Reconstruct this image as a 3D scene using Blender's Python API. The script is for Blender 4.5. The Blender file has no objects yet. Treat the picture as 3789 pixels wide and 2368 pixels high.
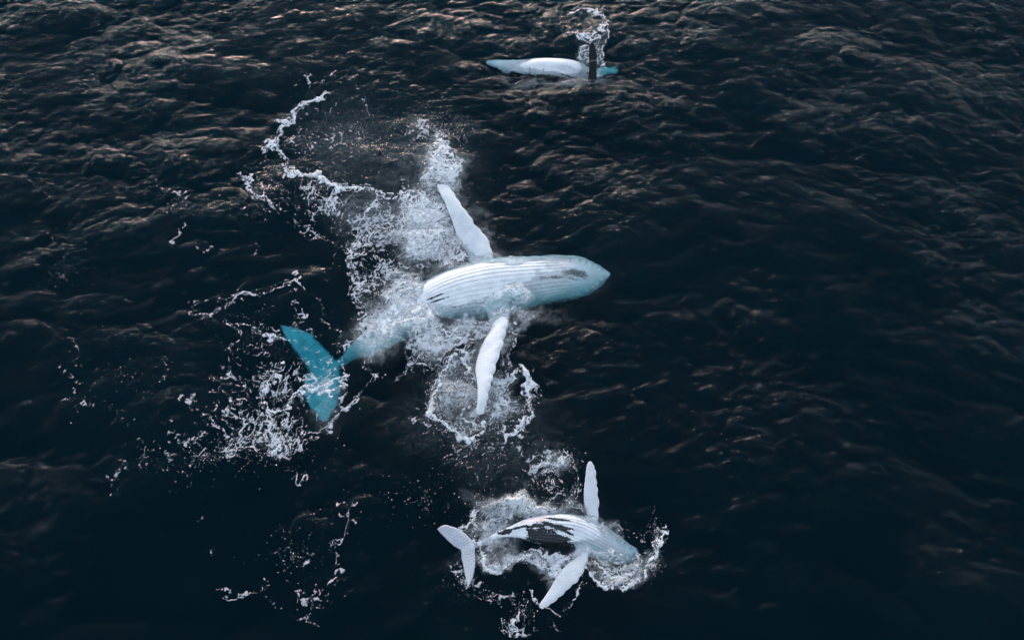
import bpy, math, random
import numpy as np
from mathutils import Vector, Matrix

rng = np.random.default_rng(7)
random.seed(7)
S = bpy.context.scene
COL = S.collection

# ------------------------------------------------------------------ camera
DEP = math.radians(58.0)            # how far the lens points below the horizon
HF = math.radians(50.0)
CAM_H = 37.0
cam = bpy.data.cameras.new("camera")
cam.sensor_fit = 'HORIZONTAL'
cam.angle = HF
cam.clip_start = 0.5
cam.clip_end = 20000
camo = bpy.data.objects.new("camera", cam)
COL.objects.link(camo)
camo.location = (0, 0, CAM_H)
camo.rotation_euler = (math.pi / 2 - DEP, 0, 0)
S.camera = camo

# ------------------------------------------------------------------ sky, sun, exposure
SUN_EL = math.radians(5.0)
SUN_AZ = math.radians(-10.0)        # measured from +Y, negative = to the left
w = bpy.data.worlds.new("World")
S.world = w
w.use_nodes = True
nt = w.node_tree
bg = nt.nodes["Background"]
sky = nt.nodes.new("ShaderNodeTexSky")
sky.sky_type = 'NISHITA'
sky.sun_disc = False
sky.sun_elevation = SUN_EL
sky.sun_rotation = SUN_AZ
sky.air_density = 1.0
sky.dust_density = 1.2
sky.ozone_density = 1.0
hs = nt.nodes.new("ShaderNodeHueSaturation")      # a thin high haze greys the clear blue
hs.inputs['Saturation'].default_value = 0.50
nt.links.new(sky.outputs[0], hs.inputs['Color'])
tn = nt.nodes.new("ShaderNodeMix"); tn.data_type = 'RGBA'; tn.blend_type = 'MULTIPLY'
tn.inputs[0].default_value = 1.0
tn.inputs[7].default_value = (0.88, 0.96, 1.12, 1)     # cool white balance of the dusk sky
nt.links.new(hs.outputs[0], tn.inputs[6])
nt.links.new(tn.outputs[2], bg.inputs[0])
bg.inputs[1].default_value = 0.15
sd = bpy.data.lights.new("sun", 'SUN')
sd.energy = 0.12
sd.angle = math.radians(3.0)
sd.color = (1.0, 0.80, 0.68)
so = bpy.data.objects.new("sun", sd)
COL.objects.link(so)
dv = Vector((math.sin(SUN_AZ) * math.cos(SUN_EL), math.cos(SUN_AZ) * math.cos(SUN_EL), math.sin(SUN_EL)))
so.rotation_euler = dv.to_track_quat('Z', 'Y').to_euler()
S.view_settings.view_transform = 'Standard'
S.view_settings.look = 'None'
S.view_settings.exposure = 2.42
S.view_settings.gamma = 1
S.view_settings.use_curve_mapping = False
S.cycles.max_bounces = 8
S.cycles.transparent_max_bounces = 12
S.cycles.transmission_bounces = 6
S.cycles.volume_bounces = 1
S.cycles.sample_clamp_indirect = 4
S.cycles.use_denoising = True

# ------------------------------------------------------------------ pixel <-> world
PW, PH = 3789.0, 2368.0
TH = math.tan(HF / 2)
CD, SD = math.cos(DEP), math.sin(DEP)

def P(px, py, z=0.0):
    """photo pixel (3789 wide) -> world point at height z"""
    u = (np.asarray(px, float) / PW - .5) * 2 * TH
    v = (.5 - np.asarray(py, float) / PH) * 2 * TH * PH / PW
    # forward = (0,CD,-SD), up = (0,SD,CD), right = (1,0,0)
    dx = u
    dy = CD + v * SD
    dz = -SD + v * CD
    t = (z - CAM_H) / dz
    return np.stack([dx * t, dy * t, np.zeros_like(dx) + z], -1)

Q = 3789.0 / 2420.0                  # the overview picture the strokes were read from

def ppm(px, py):
    a = P(px, py); b = P(px + 10, py)
    return 10.0 / np.linalg.norm(b - a)

# ------------------------------------------------------------------ noise tools
def spectrum_tile(n, slope, seed, lo=1, hi=None):
    r = np.random.default_rng(seed)
    k = np.fft.fftfreq(n) * n
    kx, ky = np.meshgrid(k, k)
    kk = np.hypot(kx, ky); kk[0, 0] = 1
    a = kk ** (-slope)
    a[kk < lo] = 0
    if hi: a[kk > hi] = 0
    a[0, 0] = 0
    f = np.fft.fft2(r.standard_normal((n, n))) * a
    t = np.fft.ifft2(f).real
    return (t / t.std()).astype(np.float32)

def samp(tile, x, y, size):
    """periodic bilinear sample of a tile that covers size metres"""
    n = tile.shape[0]
    fx = (x / size * n); fy = (y / size * n)
    ix = np.floor(fx).astype(np.int64); iy = np.floor(fy).astype(np.int64)
    tx = (fx - ix).astype(np.float32); ty = (fy - iy).astype(np.float32)
    x0 = ix % n; x1 = (ix + 1) % n; y0 = iy % n; y1 = (iy + 1) % n
    return ((tile[y0, x0] * (1 - tx) + tile[y0, x1] * tx) * (1 - ty)
            + (tile[y1, x0] * (1 - tx) + tile[y1, x1] * tx) * ty)

NA = spectrum_tile(1024, 2.3, 11, 4, 160)      # soft fractal
NB = spectrum_tile(1024, 2.3, 12, 4, 160)
NC = spectrum_tile(1024, 2.0, 13, 8, 70)
ND = spectrum_tile(1024, 1.2, 14, 24, 90)
_wr = np.random.default_rng(5).random((256, 256, 2)).astype(np.float32)

def worley(x, y):
    """F2-F1 of a jittered grid with unit cells, and F1"""
    ix = np.floor(x).astype(np.int64); iy = np.floor(y).astype(np.int64)
    f1 = np.full(x.shape, 9.0, np.float32); f2 = f1.copy()
    for a in (-1, 0, 1):
        for b in (-1, 0, 1):
            j = _wr[(iy + b) % 256, (ix + a) % 256]
            d = np.hypot(ix + a + j[..., 0] - x, iy + b + j[..., 1] - y).astype(np.float32)
            m = d < f1
            f2 = np.where(m, f1, np.minimum(f2, d))
            f1 = np.where(m, d, f1)
    return f2 - f1, f1

# ------------------------------------------------------------------ the sea surface
def ocean_tile(n, L, seed, wind, spread, lmin, lmax):
    r = np.random.default_rng(seed)
    k = np.fft.fftfreq(n, L / n) * 2 * np.pi
    kx, ky = np.meshgrid(k, k)
    kk = np.hypot(kx, ky); kk[0, 0] = 1e-3
    p = kk ** -3.6 * np.exp(-(2 * np.pi / lmax / kk) ** 4) * np.exp(-(kk * lmin / 2 / np.pi) ** 2)
    c = (kx * math.cos(wind) + ky * math.sin(wind)) / kk
    p = p * (spread + (1 - spread) * c ** 4)
    p[0, 0] = 0
    f = np.fft.fft2(r.standard_normal((n, n))) * np.sqrt(p)
    h = np.fft.ifft2(f).real
    gx = np.fft.ifft2(f * 1j * kx).real; gy = np.fft.ifft2(f * 1j * ky).real
    s = math.sqrt((gx ** 2 + gy ** 2).mean())
    dx = np.fft.ifft2(-1j * f * kx / kk).real; dy = np.fft.ifft2(-1j * f * ky / kk).real
    return [(t / s).astype(np.float32) for t in (h, dx, dy)]

L1, L2 = 71.0, 23.0
T1 = ocean_tile(1024, L1, 21, math.radians(-105), .30, 1.2, 13.0)
T2 = ocean_tile(1024, L2, 22, math.radians(-75), .60, .12, 1.7)
SL1, SL2 = 0.085, 0.180
CHOP = 2.0
GUST = spectrum_tile(256, 1.2, 31, 4, 24)

# raster maps over the disturbed water
X0, X1, Y0, Y1, RS = -17.5, 14.5, 8.2, 44.0, 0.023
gx = np.arange(X0, X1, RS); gy = np.arange(Y0, Y1, RS)
NX, NY = len(gx), len(gy)
dens = np.zeros((NY, NX), np.float32)    # lace foam
aer = np.zeros((NY, NX), np.float32)     # bubbles under the skin of the water
hump = np.zeros((NY, NX), np.float32)    # water piled up or drawn down
calm = np.zeros((NY, NX), np.float32)    # waves flattened
GX, GY = np.meshgrid(gx, gy)
GX = GX.astype(np.float32); GY = GY.astype(np.float32)
WXo = samp(NA, GX, GY, 9.0) * .17 + samp(NC, GX, GY, 4.0) * .05
WYo = samp(NB, GX, GY, 9.0) * .17 + samp(NC, GX + 1.7, GY + 2.9, 4.0) * .05

def window(ax, ay, bx, by, m):
    i0 = max(0, int((min(ax, bx) - m - X0) / RS)); i1 = min(NX, int((max(ax, bx) + m - X0) / RS) + 2)
    j0 = max(0, int((min(ay, by) - m - Y0) / RS)); j1 = min(NY, int((max(ay, by) + m - Y0) / RS) + 2)
    return slice(j0, max(j0, j1)), slice(i0, max(i0, i1))

def stroke(mp, pts, wid, val, mode='max', q=True, warp=1.0, soft=1.0):
    """soft line through pixel points; wid = half-width in the same pixels"""
    f = Q if q else 1.0
    pts = [(a * f, b * f) for a, b in pts]
    W = [P(a, b) for a, b in pts]
    r = wid * f / ppm(*pts[len(pts) // 2])
    acc = {}
    for a, b in zip(W[:-1], W[1:]):
        sl = window(a[0], a[1], b[0], b[1], r * 2.6 + .5)
        if sl[0].start >= sl[0].stop or sl[1].start >= sl[1].stop: continue
        x = GX[sl] + WXo[sl] * warp; y = GY[sl] + WYo[sl] * warp
        vx, vy = b[0] - a[0], b[1] - a[1]
        t = np.clip(((x - a[0]) * vx + (y - a[1]) * vy) / (vx * vx + vy * vy + 1e-9), 0, 1)
        d = np.hypot(x - a[0] - t * vx, y - a[1] - t * vy) / r
        v = val * np.exp(-(d ** 2) * soft)
        if mode == 'max': mp[sl] = np.maximum(mp[sl], v) if val > 0 else np.minimum(mp[sl], v)

def blob(mp, cx, cy, rx, ry, rot, val, q=True, warp=1.0, hard=2.0):
    """soft ellipse, pixel centre and radii, rot in degrees clockwise in the picture"""
    f = Q if q else 1.0
    c = P(cx * f, cy * f)
    a = math.radians(rot)
    e1 = P((cx + rx * math.cos(a)) * f, (cy + rx * math.sin(a)) * f) - c
    e2 = P((cx - ry * math.sin(a)) * f, (cy + ry * math.cos(a)) * f) - c
    M = np.linalg.inv(np.array([[e1[0], e2[0]], [e1[1], e2[1]]]))
    R = max(np.hypot(*e1[:2]), np.hypot(*e2[:2])) * 1.9 + .4
    sl = window(c[0], c[1], c[0], c[1], R)
    if sl[0].start >= sl[0].stop or sl[1].start >= sl[1].stop: return
    x = GX[sl] + WXo[sl] * warp - c[0]; y = GY[sl] + WYo[sl] * warp - c[1]
    d = np.hypot(M[0, 0] * x + M[0, 1] * y, M[1, 0] * x + M[1, 1] * y)
    v = val * np.exp(-(d ** (2 * hard)) * .9)
    mp[sl] = np.maximum(mp[sl], v) if val > 0 else np.minimum(mp[sl], v)

# --- foam strokes read off the overview (2420 wide)
ST = [
 # old loop of foam up left
 ([(768,208),(740,232),(704,252),(672,278),(654,300),(648,330),(656,365),(672,395),(692,420)],9,.80),
 ([(692,420),(722,432),(762,440),(800,438),(840,452),(885,462),(925,466)],10,.85),
 ([(800,450),(778,470),(784,498),(820,512),(860,505),(885,480)],7,.65),
 ([(640,345),(615,375),(600,400)],5,.45),([(672,395),(640,415),(610,425)],5,.4),
 ([(700,300),(690,330),(700,360)],6,.5),
 ([(556,405),(585,432),(612,462),(632,492),(655,512)],6,.72),
 ([(655,512),(700,500),(740,470)],4,.4),
 ([(690,200),(740,188),(790,180),(820,200)],6,.40),([(830,180),(866,225),(875,290)],5,.40),
 ([(790,250),(790,290),(775,340)],4,.38),([(385,435),(402,450),(432,456)],7,.42),
 ([(455,455),(452,490),(438,522),(415,575)],4,.42),([(470,575),(490,582),(512,572)],4,.45),
 ([(520,470),(560,500),(600,520)],4,.36),([(590,545),(602,600)],4,.36),([(690,520),(740,545)],6,.40),
 ([(900,470),(880,520),(850,560),(830,600),(832,650),(850,700),(868,745),(885,780)],18,.56),
 ([(975,330),(985,300),(1010,290)],8,.5),
 # lines on the left
 ([(430,738),(470,748),(505,742),(545,715),(590,690),(640,676),(690,664),(708,682)],6,.62),
 ([(455,716),(500,700),(545,700),(590,690)],4,.5),
 ([(555,765),(600,772),(640,790),(680,798),(712,814)],6,.72),
 ([(590,772),(630,760),(655,770)],5,.55),
 ([(560,765),(562,800),(546,832),(543,862),(550,900),(560,932),(568,965),(560,1002),(535,1042)],5,.52),
 ([(625,715),(640,740),(625,765)],4,.42),([(690,690),(700,740),(720,780)],4,.40),
 ([(740,690),(760,740),(770,775)],5,.42),([(775,770),(800,790),(790,830)],5,.45),
 # round the tail flukes
 ([(655,860),(642,888),(615,918),(604,945),(612,975),(632,985)],7,.75),
 ([(632,985),(660,962),(700,936),(740,915),(785,905),(812,893)],8,.82),
 ([(742,850),(712,862),(700,890),(712,905)],5,.62),
 ([(803,845),(812,870),(812,893),(800,925),(800,960)],5,.62),
 ([(760,905),(776,915),(772,935),(752,940),(738,925),(742,908)],6,.85),
 ([(805,840),(830,815),(855,795),(880,775),(905,750)],5,.55),([(700,760),(740,780),(770,800)],4,.4),
 ([(620,985),(636,1012),(642,1050),(610,1078)],10,.68),([(560,1000),(540,1040),(570,1062),(610,1078)],9,.62),
 ([(680,1040),(640,1060),(600,1085)],9,.55),([(690,950),(700,990),(720,1010)],5,.45),
 ([(720,1030),(760,1004),(800,980),(830,952),(862,915),(880,870)],6,.60),
 ([(875,870),(885,850),(870,825)],6,.55),
 ([(510,1095),(450,1112),(385,1104),(340,1098),(300,1120),(255,1150)],9,.34),
 ([(380,870),(405,892),(390,915)],6,.36),([(20,700),(60,650),(110,660)],10,.28),([(60,730),(140,780),(200,860)],12,.26),
 ([(440,950),(470,1000),(430,1040)],14,.30),([(150,960),(250,960),(330,1000)],14,.24),
 # lower flipper ring
 ([(1110,858),(1070,872),(1040,895),(1020,925),(1014,955),(1022,985),(1045,1008),(1085,1024),(1130,1022),(1150,1005)],11,.80),
 ([(1200,890),(1232,880),(1258,898),(1266,930),(1256,960),(1246,990),(1220,1015),(1185,1022)],10,.78),
 ([(1200,795),(1204,835),(1196,880),(1184,930),(1170,975)],6,.62),([(1165,900),(1190,920),(1185,990),(1160,1010)],12,.66),
 ([(975,800),(1000,850),(970,880),(930,900)],14,.42),([(1010,1040),(990,1000),(960,990)],12,.34),
 # between the adult and the calf
 ([(1075,1040),(1140,1050),(1200,1040),(1230,1060)],18,.34),([(1240,1085),(1280,1078),(1300,1100)],14,.46),
 ([(1290,1108),(1322,1092),(1348,1072),(1360,1096)],10,.72),([(1365,1100),(1362,1140),(1352,1175),(1348,1215)],9,.58),
 ([(1300,1120),(1310,1170),(1340,1195)],14,.42),
 # calf
 ([(1180,1172),(1145,1182),(1122,1205),(1106,1235),(1108,1262)],10,.66),([(1190,1175),(1160,1210),(1150,1250)],12,.55),
 ([(1125,1290),(1135,1325),(1160,1340),(1205,1336),(1255,1330),(1310,1334),(1345,1322)],12,.70),
 ([(1385,1372),(1430,1388),(1480,1378),(1522,1358),(1548,1328),(1562,1285),(1556,1235)],9,.80),
 ([(1375,1345),(1420,1340),(1465,1352),(1510,1340)],9,.60),([(1400,1300),(1440,1310),(1470,1320)],5,.62),
 ([(1540,1230),(1520,1260),(1536,1300)],8,.48),([(1400,1225),(1440,1250),(1475,1275)],4,.46),
 ([(1272,1432),(1312,1446),(1350,1412),(1376,1388)],6,.62),([(1260,1420),(1282,1440)],6,.7),
 ([(1060,1330),(1075,1370),(1105,1392),(1140,1385)],9,.50),([(1040,1320),(1052,1360)],6,.36),
 ([(1240,1440),(1216,1466),(1196,1500),(1188,1512)],8,.66),([(1178,1470),(1200,1490)],8,.55),
 ([(1150,1400),(1200,1420),(1250,1400)],18,.30),([(1290,1470),(1310,1500)],8,.36),
 # lower left lines
 ([(778,1268),(812,1258),(836,1232),(834,1190)],5,.55),([(712,1275),(738,1298),(722,1335)],6,.48),
 ([(518,1384),(556,1396),(602,1398),(642,1380)],4,.50),([(742,1385),(778,1422),(802,1396),(812,1300)],8,.42),
 ([(690,1130),(720,1118),(745,1135)],5,.34),([(620,1110),(700,1112)],5,.32),([(470,1150),(460,1230),(500,1330)],7,.26),
 ([(640,1420),(700,1455),(760,1470)],8,.32),
 ([(1005,692),(1060,664),(1120,648),(1180,654),(1225,678),(1240,705),(1222,732),(1180,752),(1120,766)],5,.66),
 ([(1000,762),(1050,770),(1110,772),(1170,764),(1205,780)],9,.72),([(1040,610),(1080,625),(1100,650),(1085,670)],7,.66),
 ([(1020,445),(1045,500),(1062,560),(1085,600),(1110,612),(1160,612)],6,.66),([(1066,452),(1100,500),(1140,555),(1160,600)],2,.40),
 ([(900,720),(930,690),(980,680),(1005,700),(990,740),(1010,762)],11,.74),([(880,790),(920,800),(960,800),(1000,790)],8,.60),
 ([(1120,860),(1125,910),(1130,960),(1122,990)],6,.66),([(1150,980),(1170,940),(1185,880),(1190,830)],4,.56),
 ([(1190,1250),(1240,1228),(1290,1216),(1350,1216),(1385,1225)],6,.62),([(1120,1285),(1150,1275),(1190,1262)],7,.66),
 ([(1395,1330),(1440,1338),(1490,1335)],5,.62),([(1250,1290),(1300,1312),(1350,1316),(1385,1300)],8,.64),
 ([(1432,628),(1450,642),(1456,656),(1444,672)],6,.52),([(1380,612),(1420,622),(1446,640)],4,.46),([(1240,748),(1300,730),(1370,716)],4,.44),
 ([(700,812),(722,824),(748,822),(770,840)],5,.56),([(712,905),(745,888),(780,870),(803,845)],5,.56),([(735,970),(760,958),(790,962)],5,.5),
 ([(470,1000),(505,1030),(520,1070),(560,1090)],9,.5),([(390,1010),(430,1040),(470,1060),(500,1095)],8,.42),([(140,880),(180,905),(175,940)],7,.38),
 ([(600,470),(640,500),(700,540),(760,560)],6,.44),([(830,600),(812,650),(822,700),(850,740)],7,.58),([(880,600),(900,640),(895,690)],8,.56),
 ([(760,560),(800,590),(830,600)],5,.42),([(690,1350),(720,1400),(770,1440),(800,1420)],8,.46),([(640,1080),(700,1060),(750,1035)],7,.52),
 # far whale's flipper splash
 ([(1340,45),(1372,30),(1400,36),(1416,56),(1421,92),(1420,128),(1419,160),(1414,186)],5,.72),
 ([(1330,78),(1355,88),(1376,98),(1386,118),(1372,150)],5,.60),([(1384,96),(1400,86),(1410,70)],6,.62),
]
core = np.zeros((NY, NX), np.float32)
def strand(pts, hw, val):
    stroke(core, pts, hw, val, warp=.45, soft=.8)
def frayed(pts, wid, val):
    # several wandering filaments along a drifting line of foam
    pts = np.array(pts, float)
    seg = np.hypot(*np.diff(pts, axis=0).T); L = np.concatenate([[0], np.cumsum(seg)])
    m = max(4, int(L[-1] / 7)); t = np.linspace(0, L[-1], m)
    bx, by = np.interp(t, L, pts[:, 0]), np.interp(t, L, pts[:, 1])
    tx, ty = np.gradient(bx), np.gradient(by); n = np.hypot(tx, ty) + 1e-6
    for k in range(max(1, int(wid * (val - .2) * 1.7))):
        off = np.cumsum(rng.normal(0, 1, m)); off = off - np.linspace(off[0], off[-1], m) * .7
        off = off / (np.abs(off).max() + .1) * wid * rng.uniform(.2, 1.2) + rng.normal(0, wid * .35)
        a = int(rng.uniform(0, .35) * m) if k else 0; b = int(rng.uniform(.6, 1.0) * m) if k else m
        x, y = bx - ty / n * off, by + tx / n * off
        if b - a > 2: strand(list(zip(x[a:b], y[a:b])), rng.uniform(.6, 1.15) * (1.3 if k == 0 else 1), min(1.0, .35 + val * .75))
def curls(cx, cy, rx, ry, rot, val):
    # short hooked filaments filling a patch
    area = rx * ry * math.pi
    c, s_ = math.cos(math.radians(rot)), math.sin(math.radians(rot))
    for k in range(int(area * max(0, val - .15) / 150)):
        a = rng.uniform(0, 2 * math.pi); rr = rng.uniform(0, 1) ** .5 * 1.05
        ex, ey = rr * math.cos(a) * rx, rr * math.sin(a) * ry
        x, y = cx + ex * c - ey * s_, cy + ex * s_ + ey * c
        h = rng.uniform(0, 2 * math.pi); w_ = rng.normal(0, .55); p = [(x, y)]
        for q in range(int(rng.uniform(3, 10))):
            h += w_ + rng.normal(0, .35); x += 4.2 * math.cos(h); y += 4.2 * math.sin(h); p.append((x, y))
        strand(p, rng.uniform(.5, .95), rng.uniform(.62, 1.0))
for p_, w_, v_ in ST:
    stroke(dens, p_, w_, v_)
    frayed(p_, w_, v_)
BL = [
 (1040,350,34,40,0,.74),(1052,400,34,42,10,.80),(1035,430,44,20,0,.66),(1000,305,26,16,0,.42),
 (955,510,40,66,20,.62),(1005,500,46,52,0,.84),(1000,570,60,30,20,.82),(955,460,40,18,0,.74),
 (870,520,55,50,0,.50),(900,590,50,50,0,.46),(860,690,40,70,-10,.44),(800,480,70,34,0,.38),(930,640,30,40,0,.40),
 (1060,600,40,28,30,.55),(1090,615,34,14,0,.60),(950,700,45,38,0,.62),(985,770,50,34,0,.70),(920,740,30,40,0,.50),
 (1040,800,80,42,10,.64),(1090,790,50,30,0,.52),(1050,850,90,34,0,.50),(1085,920,70,60,0,.48),(1180,950,60,60,0,.44),
 (1100,1000,110,50,0,.38),(1290,1105,80,30,-20,.34),(1350,1150,22,60,5,.40),(1250,1150,60,40,30,.22),(1120,1080,110,50,0,.28),
 (620,1040,110,60,-10,.46),(680,940,90,70,0,.38),(600,900,60,70,0,.22),(480,1080,140,40,0,.24),(750,860,60,50,0,.24),
 (1160,1250,50,60,0,.50),(1240,1200,80,30,0,.58),(1225,1332,95,20,0,.60),(1460,1350,90,34,-10,.50),(1110,1380,60,26,0,.30),
 (1395,120,22,36,0,.40),(1380,60,40,30,0,.22),(860,560,80,70,0,.50),(720,480,70,44,0,.40),(600,960,120,110,0,.34),(960,615,40,30,0,.5),(760,330,90,110,0,.26),(660,880,110,110,0,.28),(400,1090,120,50,0,.24),(650,470,60,50,0,.3),(1220,1480,50,40,0,.36),(720,1310,100,60,0,.16),
]
for b_ in BL:
    blob(dens, *b_)
    curls(*b_)
# --- aerated water
AE = [
 (1000,520,66,60,20,.85),(1000,565,70,40,20,1.0),(1040,420,40,70,0,.62),(960,700,52,44,0,.80),(990,765,46,30,0,.95),
 (1060,560,30,30,0,.50),(1130,670,110,52,0,.50),(1100,690,130,40,-6,.62),(1195,688,50,32,0,.80),(1225,700,20,30,0,.45),
 (1060,620,46,22,30,.60),(928,746,80,38,-38,.95),(1290,668,90,30,-4,.16),(1110,560,36,60,-25,.35),(1150,900,24,80,8,.40),(1036,800,34,36,0,.80),(1100,780,80,22,0,.55),(1080,930,50,50,0,.55),(1155,850,24,80,12,.50),
 (1185,960,24,50,10,.50),(920,780,50,24,-35,.20),(1240,1196,90,26,6,.88),(1190,1210,34,38,0,.62),(1215,1324,95,16,0,.72),
 (1170,1260,40,44,0,.42),(1330,1330,50,16,-20,.55),(1420,1310,44,14,0,.40),(760,915,20,24,0,.50),(1320,1095,30,16,0,.45),
 (1395,130,18,36,0,.14),(985,738,34,46,0,1.0),(1150,762,110,12,-6,.55),(770,960,30,40,0,.10),(1060,690,60,40,-20,.3),(1400,1225,60,10,40,.3),(1470,1345,70,12,-8,.5),(1330,196,110,8,2,.22),(1460,1365,60,14,0,.34),(870,500,70,40,0,.16),(1120,1000,150,60,0,.05),(1000,400,90,120,0,.08),
 (830,330,110,90,0,.05),(1200,1070,120,60,0,.04),
]
for b_ in AE: blob(aer, *b_, hard=1.2)
# --- water piled over and drawn down beside the animals
for b_ in [(1130,640,120,20,-4,.08),(1196,688,44,24,0,.12),(982,738,26,42,0,.22),(990,700,60,50,0,.16),(1000,540,60,60,0,.16),(1040,400,40,60,0,.18),
           (1240,1195,90,22,4,.25),(985,770,40,26,0,.26),(1240,1336,80,12,0,.06),(1500,1360,70,24,0,.10),(1395,110,24,50,0,.14),
           (1230,950,30,60,0,.10),(1040,930,30,60,0,.12)]:
    blob(hump, *b_, hard=1.0)
for b_ in [(1060,700,290,110,-10,.80),(1340,660,90,60,0,.45),(730,880,130,120,0,.35),(1320,1280,300,110,15,.75),(1290,165,170,40,0,.2),(1120,540,60,110,-20,.6),
           (1150,900,60,120,0,.6),(830,330,120,110,0,.35),(1200,1050,200,90,0,.3)]:
    blob(calm, *b_, hard=1.0, warp=.3)

def rast(mp, x, y):
    fx = (x - X0) / RS; fy = (y - Y0) / RS
    ok = (fx >= 0) & (fx < NX - 1.001) & (fy >= 0) & (fy < NY - 1.001)
    fx = np.clip(fx, 0, NX - 1.001); fy = np.clip(fy, 0, NY - 1.001)
    ix = fx.astype(np.int64); iy = fy.astype(np.int64); tx = fx - ix; ty = fy - iy
    v = ((mp[iy, ix] * (1 - tx) + mp[iy, ix + 1] * tx) * (1 - ty) + (mp[iy + 1, ix] * (1 - tx) + mp[iy + 1, ix + 1] * tx) * ty)
    return v * ok

def sstep(a, b, x):
    t = np.clip((x - a) / (b - a), 0, 1); return t * t * (3 - 2 * t)

def sea(x, y):
    """displaced position of the still-water point x, y"""
    c = 1 - rast(calm, x, y)
    g = np.clip(1 + .24 * samp(GUST, x, y, 90.0), .68, 1.6)
    lee = sstep(0, -12, x) * sstep(36, 24, y)             # slick, sheltered water down left
    g = g * (1 - .22 * lee)
    far = np.exp(-(np.hypot(x, y - 25) / 160.0) ** 2)
    a1 = SL1 * c * far * (.6 + .4 * g) * (1 + .25 * lee)
    a2 = SL2 * (0.6 + .4 * c) * far * g
    h = samp(T1[0], x, y, L1) * a1 + samp(T2[0], x, y, L2) * a2
    dx = samp(T1[1], x, y, L1) * a1 + samp(T2[1], x, y, L2) * a2 * .8
    dy = samp(T1[2], x, y, L1) * a1 + samp(T2[2], x, y, L2) * a2 * .8
    return x + dx * CHOP, y + dy * CHOP, h + rast(hump, x, y)

# ------------------------------------------------------------------ mesh + material helpers
def mesh_np(name, V, F, smooth=True):
    """V (n,3), F (m,3|4) integer array, or list of such arrays"""
    me = bpy.data.meshes.new(name)
    Fs = F if isinstance(F, list) else [F]
    Fs = [f for f in Fs if len(f)]
    nl = sum(f.size for f in Fs); nf = sum(len(f) for f in Fs)
    me.vertices.add(len(V)); me.loops.add(nl); me.polygons.add(nf)
    me.vertices.foreach_set('co', np.ascontiguousarray(V, np.float32).ravel())
    me.loops.foreach_set('vertex_index', np.concatenate([f.ravel() for f in Fs]).astype(np.int32))
    tot = np.concatenate([np.full(len(f), f.shape[1]) for f in Fs])
    st = np.concatenate([[0], np.cumsum(tot)[:-1]])
    me.polygons.foreach_set('loop_start', st.astype(np.int32))
    if smooth: me.polygons.foreach_set('use_smooth', np.ones(nf, bool))
    me.update(calc_edges=True)
    me.validate()
    return me

def attr(me, name, v):
    a = me.attributes.new(name, 'FLOAT', 'POINT')
    a.data.foreach_set('value', np.ascontiguousarray(v, np.float32))

def put(name, me, mat, **props):
    me.materials.append(mat)
    o = bpy.data.objects.new(name, me)
    COL.objects.link(o)
    for k, v in props.items(): o[k] = v
    return o

class N:
    def __init__(s, name):
        s.m = bpy.data.materials.new(name); s.m.use_nodes = True
        s.t = s.m.node_tree; s.t.nodes.clear()
        s.out = s.t.nodes.new('ShaderNodeOutputMaterial')
    def n(s, typ, ins=None, **kw):
        nd = s.t.nodes.new('ShaderNode' + typ)
        for k, v in kw.items(): setattr(nd, k, v)
        for k, v in (ins or {}).items():
            if isinstance(v, bpy.types.NodeSocket): s.t.links.new(v, nd.inputs[k])
            else: nd.inputs[k].default_value = v
        return nd
    def l(s, a, b): s.t.links.new(a, b)
    def math(s, op, a, b=0.0, c=0.0, clamp=False):
        nd = s.n('Math', {0: a, 1: b, 2: c}, operation=op); nd.use_clamp = clamp
        return nd.outputs[0]
    def mix(s, f, a, b):
        nd = s.t.nodes.new('ShaderNodeMix'); nd.data_type = 'RGBA'
        for i, v in ((0, f), (6, a), (7, b)):
            if isinstance(v, bpy.types.NodeSocket): s.l(v, nd.inputs[i])
            else: nd.inputs[i].default_value = v
        return nd.outputs[2]
    def attr(s, name): return s.n('Attribute', attribute_name=name).outputs['Fac']
    def noise(s, vec, scale, detail=4, rough=.55, dist=0.0):
        return s.n('TexNoise', {'Vector': vec, 'Scale': scale, 'Detail': detail, 'Roughness': rough, 'Distortion': dist}).outputs[0]

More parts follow.
